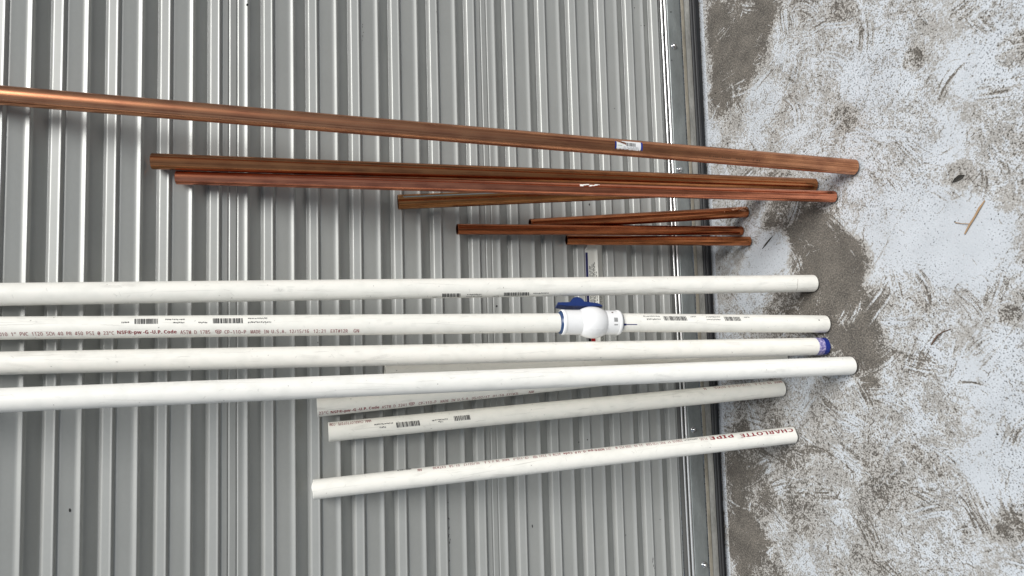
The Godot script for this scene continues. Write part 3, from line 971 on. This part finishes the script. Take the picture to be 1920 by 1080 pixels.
func make_valve(o: Node3D, r: float, upper: Transform3D) -> void:
	var white := plain(Color(0.84, 0.84, 0.84), 0.25)
	var blue := plain(Color(0.009, 0.028, 0.135), 0.38)
	var cement := plain(Color(0.02, 0.05, 0.13), 0.3)
	var s := 0.0217
	var top := 0.5352
	var low := 0.4262
	var c := 0.4775
	var j := upper.origin.y
	var bulge := []
	for i in 25:
		var q := lerpf(-0.0226, 0.0226, i / 24.0)
		bulge.append(Vector2(0.0280 * sqrt(1.0 - pow(q / 0.0360, 2.0)), c + q))
	var b := put("valve_body", lathe([
		[Vector2(0.0192, low), Vector2(s - 0.001, low)], [Vector2(s - 0.001, low), Vector2(s - 0.0003, low + 0.0004), Vector2(s, low + 0.0012)],
		[Vector2(s, low + 0.0012), Vector2(s, c - 0.0226)], bulge, [Vector2(s, c + 0.0226), Vector2(s + 0.0002, top - 0.0012)],
		[Vector2(s + 0.0002, top - 0.0012), Vector2(s - 0.0002, top - 0.0003), Vector2(s - 0.0008, top)], [Vector2(s - 0.0008, top), Vector2(0.0203, top)], [Vector2(0.0203, top), Vector2(0.0195, top - 0.006)]], 56), white, o)
	put("cement_ring", lathe([[Vector2(0.0206, top - 0.0004 - j), Vector2(0.0196, top + 0.0012 - j), Vector2(0.0180, top + 0.0030 - j), Vector2(r, top + 0.0042 - j)]]), cement, b, upper)
	put("cement_ring", lathe([[Vector2(r, low - 0.0030), Vector2(r + 0.0014, low - 0.0020), Vector2(0.0204, low + 0.0003)]]), cement, b)
	for q in [[top - 0.0058, top - 0.0020], [low + 0.0020, low + 0.0058]]:
		put("collar", lathe([[Vector2(s - 0.0002, q[0] - 0.0006), Vector2(s + 0.0007, q[0]), Vector2(s + 0.0007, q[1]), Vector2(s - 0.0002, q[1] + 0.0006)]], 56), white, b)
	put("mould_seam", prism(PackedVector2Array([Vector2(c - 0.0225, 0.0210), Vector2(c - 0.0225, 0.0222), Vector2(c - 0.0120, 0.0268), Vector2(c, 0.0285), Vector2(c + 0.0120, 0.0268), Vector2(c + 0.0225, 0.0222), Vector2(c + 0.0225, 0.0210), Vector2(c, 0.0265)]), func(u: float, v: float, w: float) -> Vector3: return Vector3(0, u, 0) + Vector3(sin(-0.42), 0, cos(-0.42)) * v + Vector3(cos(-0.42), 0, -sin(-0.42)) * w, 0.0006), white, b)
	var ang := 2.02
	var dir := Vector3(sin(ang), 0, cos(ang))
	var side := Vector3(cos(ang), 0, -sin(ang))
	var place := func(u: float, v: float, w: float) -> Vector3: return Vector3(0, u, 0) + dir * v + side * w
	var full := PackedVector2Array([Vector2(0.5390, 0.0308), Vector2(0.5375, 0.0350), Vector2(0.5150, 0.0358)])
	for i in 9:
		var q := lerpf(0.06 * PI, 0.94 * PI, i / 8.0)
		full.append(Vector2(0.5005 + 0.0125 * cos(q), 0.0356 + 0.0105 * sin(q)))
	full.append_array([Vector2(0.4680, 0.0352), Vector2(0.4610, 0.0336), Vector2(0.4545, 0.0290), Vector2(0.4620, 0.0288), Vector2(0.5200, 0.0288)])
	put("handle", prism(full, place, 0.0078), blue, o)
	put("valve_stem", lathe([[Vector2(0.0075, 0.0), Vector2(0.0075, 0.031)]], 24), blue, o, Transform3D(Basis(side, dir, side.cross(dir)), Vector3(0, c, 0)))
	var st := begin()
	for q in [[0.4402, 0.0004, 0.36, 0.40], [0.4400, 0.0007, 0.30, 0.335], [0.4400, 0.0005, 0.235, 0.275], [0.4400, 0.0009, 0.20, 0.215], [0.4400, 0.0006, 0.13, 0.18], [0.4400, 0.0006, 0.08, 0.11], [0.4400, 0.0006, -0.16, -0.12], [0.4400, 0.0006, -0.22, -0.20]]:
		wrap_patch(st, s + 0.0002, 0.4440, 0.4372, q[2], q[3])
	put("barcode", st.commit(), plain(Color(0.06, 0.06, 0.06), 0.7), b)
	st = begin()
	wrap_patch(st, s + 0.0002, 0.4455, 0.4425, 0.88, 1.02)
	put("ink_dot", st.commit(), plain(Color(0.08, 0.02, 0.02), 0.7), b)
	st = begin()
	wrap_patch(st, r + 0.0002, 0.4262, 0.3985, -0.235, -0.145, 0.0)
	wrap_patch(st, r + 0.0002, 0.4262, 0.4190, -0.30, -0.10, 0.0)
	put("blue_mark", st.commit(), plain(Color(0.01, 0.012, 0.12), 0.35), o)


# ---------- the ground
func sheet(x0: float, x1: float, z0: float, z1: float, y: float) -> ArrayMesh:
	var st := begin()
	var n := Vector3.UP
	var uv := func(x: float, z: float) -> Vector2: return Vector2((x + 1.2) / 2.4, (z + 0.1) / 1.2)
	quad(st, [Vector3(x0, y, z0), Vector3(x1, y, z0), Vector3(x1, y, z1), Vector3(x0, y, z1)], [n, n, n, n], [uv.call(x0, z0), uv.call(x1, z0), uv.call(x1, z1), uv.call(x0, z1)])
	return st.commit()

func make_ground() -> void:
	var f := put("concrete_floor", sheet(-6.0, 6.0, -0.3, APRON, 0.0), floor_material(), self)
	f.set_meta("kind", "structure")
	var m := sheet_metal(GROUND_COLOR, 0.95, 0.0, 0.3, 151)
	var g := put("driveway", sheet(-60.0, 60.0, -0.31, 80.0, -0.006), m, self)
	g.set_meta("kind", "structure")
	var wood := plain(Color(0.34, 0.22, 0.12), 0.8)
	var s := put("dry_twig", rod([Vector3(0.1455, 0.0022, 0.5745), Vector3(0.158, 0.003, 0.583), Vector3(0.170, 0.0034, 0.5925), Vector3(0.182, 0.003, 0.600), Vector3(0.1925, 0.0022, 0.6085)], [0.0011, 0.0016, 0.0015, 0.0018, 0.0008]), wood, self)
	put("side_shoot", rod([Vector3(0.1600, 0.0026, 0.5840), Vector3(0.1625, 0.003, 0.572), Vector3(0.166, 0.0016, 0.5605)], [0.0006, 0.0005, 0.0007], 6), wood, s)
	tag(s, "straight tan twig with a thin side shoot, lying on the white floor", "twig")
	var c := put("curved_twig", rod([Vector3(-0.030, 0.0012, 0.506), Vector3(-0.0225, 0.002, 0.5125), Vector3(-0.0145, 0.0024, 0.519), Vector3(-0.0085, 0.002, 0.5285), Vector3(-0.0045, 0.0012, 0.541)], [0.0009, 0.0016, 0.0011, 0.0009, 0.0006]), plain(Color(0.10, 0.06, 0.04), 0.8), self)
	tag(c, "dark curved twig on the floor in front of the white plastic pipes", "twig")
	var dark := plain(Color(0.035, 0.032, 0.026), 0.8)
	var leaf := begin()
	var edge := [Vector3(0.2305, 0.0012, 0.5600), Vector3(0.2355, 0.0052, 0.5660), Vector3(0.2400, 0.0060, 0.5740), Vector3(0.2390, 0.0018, 0.5810), Vector3(0.2340, 0.0010, 0.5770), Vector3(0.2315, 0.0012, 0.5680)]
	for i in range(1, edge.size() - 1):
		var nn: Vector3 = (edge[i] - edge[0]).cross(edge[i + 1] - edge[0]).normalized()
		if nn.y < 0: nn = -nn
		tri(leaf, [edge[0], edge[i], edge[i + 1]], [nn, nn, nn], [Vector2.ZERO, Vector2.ZERO, Vector2.ZERO])
		tri(leaf, [edge[0] - nn * 0.0006, edge[i] - nn * 0.0006, edge[i + 1] - nn * 0.0006], [-nn, -nn, -nn], [Vector2.ZERO, Vector2.ZERO, Vector2.ZERO])
	var l := put("dry_leaf", leaf.commit(), dark, self)
	tag(l, "curled dark scrap of dry leaf beside the straight tan twig", "leaf")
	var v := put("wood_splinter", rod([Vector3(0.1760, 0.0008, 0.1490), Vector3(0.184, 0.0018, 0.1600), Vector3(0.193, 0.0018, 0.1715), Vector3(0.2010, 0.0008, 0.1815)], [0.0003, 0.0017, 0.0015, 0.0003], 6), dark, self)
	tag(v, "dark splinter of wood lying by the foot of the shortest copper pipe", "splinter")
	# grit
	var mm := MultiMesh.new()
	mm.transform_format = MultiMesh.TRANSFORM_3D
	var pebble := SphereMesh.new()
	pebble.radius = 0.5
	pebble.height = 0.8
	pebble.radial_segments = 6
	pebble.rings = 3
	mm.mesh = pebble
	mm.instance_count = 700
	for i in mm.instance_count:
		var size: float = rng.randf_range(0.0008, 0.0020) * (2.0 if rng.randf() < 0.05 else 1.0)
		mm.set_instance_transform(i, Transform3D(Basis(Vector3.UP, rng.randf() * TAU) * Basis.from_scale(Vector3(size * rng.randf_range(0.8, 2.0), size, size)), Vector3(rng.randf_range(-0.9, 1.1), size * 0.25, rng.randf_range(0.005, 0.95))))
	var gr := MultiMeshInstance3D.new()
	gr.name = "grit"
	gr.multimesh = mm
	gr.material_override = plain(Color(0.05, 0.045, 0.04), 0.9)
	gr.set_meta("kind", "stuff")
	tag(gr, "loose dark grit scattered over the floor", "grit")
	add_child(gr, true)


func _ready() -> void:
	rng.seed = 20240
	wave.seed = 3
	wave.frequency = 0.02
	# camera: turned on its side, looking down at the foot of the door
	var cam := Camera3D.new()
	cam.name = "camera"
	add_child(cam, true)
	cam.transform = Transform3D(Basis(Vector3(-0.02724598, -0.90230653, 0.43023316), Vector3(0.99701858, 0.00655308, 0.07688304), Vector3(-0.07219142, 0.43104521, 0.89943784)).orthonormalized(), eye)
	cam.fov = 45.11
	cam.near = 0.02
	cam.far = 300.0
	cam.current = true
	# overcast daylight
	var sky := ProceduralSkyMaterial.new()
	sky.sky_top_color = SKY_TOP
	sky.sky_horizon_color = SKY_LOW
	sky.sky_curve = 0.25
	sky.ground_horizon_color = Color(0.35, 0.34, 0.33)
	sky.ground_bottom_color = Color(0.25, 0.24, 0.23)
	sky.sun_angle_max = 0.0
	sky.energy_multiplier = SKY_ENERGY
	var env := Environment.new()
	env.background_mode = Environment.BG_SKY
	env.sky = Sky.new()
	env.sky.sky_material = sky
	env.ambient_light_source = Environment.AMBIENT_SOURCE_SKY
	env.reflected_light_source = Environment.REFLECTION_SOURCE_SKY
	env.tonemap_mode = Environment.TONE_MAPPER_LINEAR
	env.tonemap_exposure = EXPOSURE
	env.sdfgi_enabled = true
	env.ssao_enabled = true
	env.ssil_enabled = true
	var we := WorldEnvironment.new()
	we.name = "world_environment"
	we.environment = env
	add_child(we, true)
	var sun := DirectionalLight3D.new()
	sun.name = "sun"
	add_child(sun, true)
	sun.basis = Basis.looking_at(SUN_WAY.normalized(), Vector3(0, 0, 1))
	sun.light_color = Color(1.0, 0.995, 0.985)
	sun.light_energy = SUN_ENERGY
	sun.light_angular_distance = SUN_SIZE
	sun.shadow_enabled = true
	make_ground()
	make_door()
	make_copper()
	make_pvc()
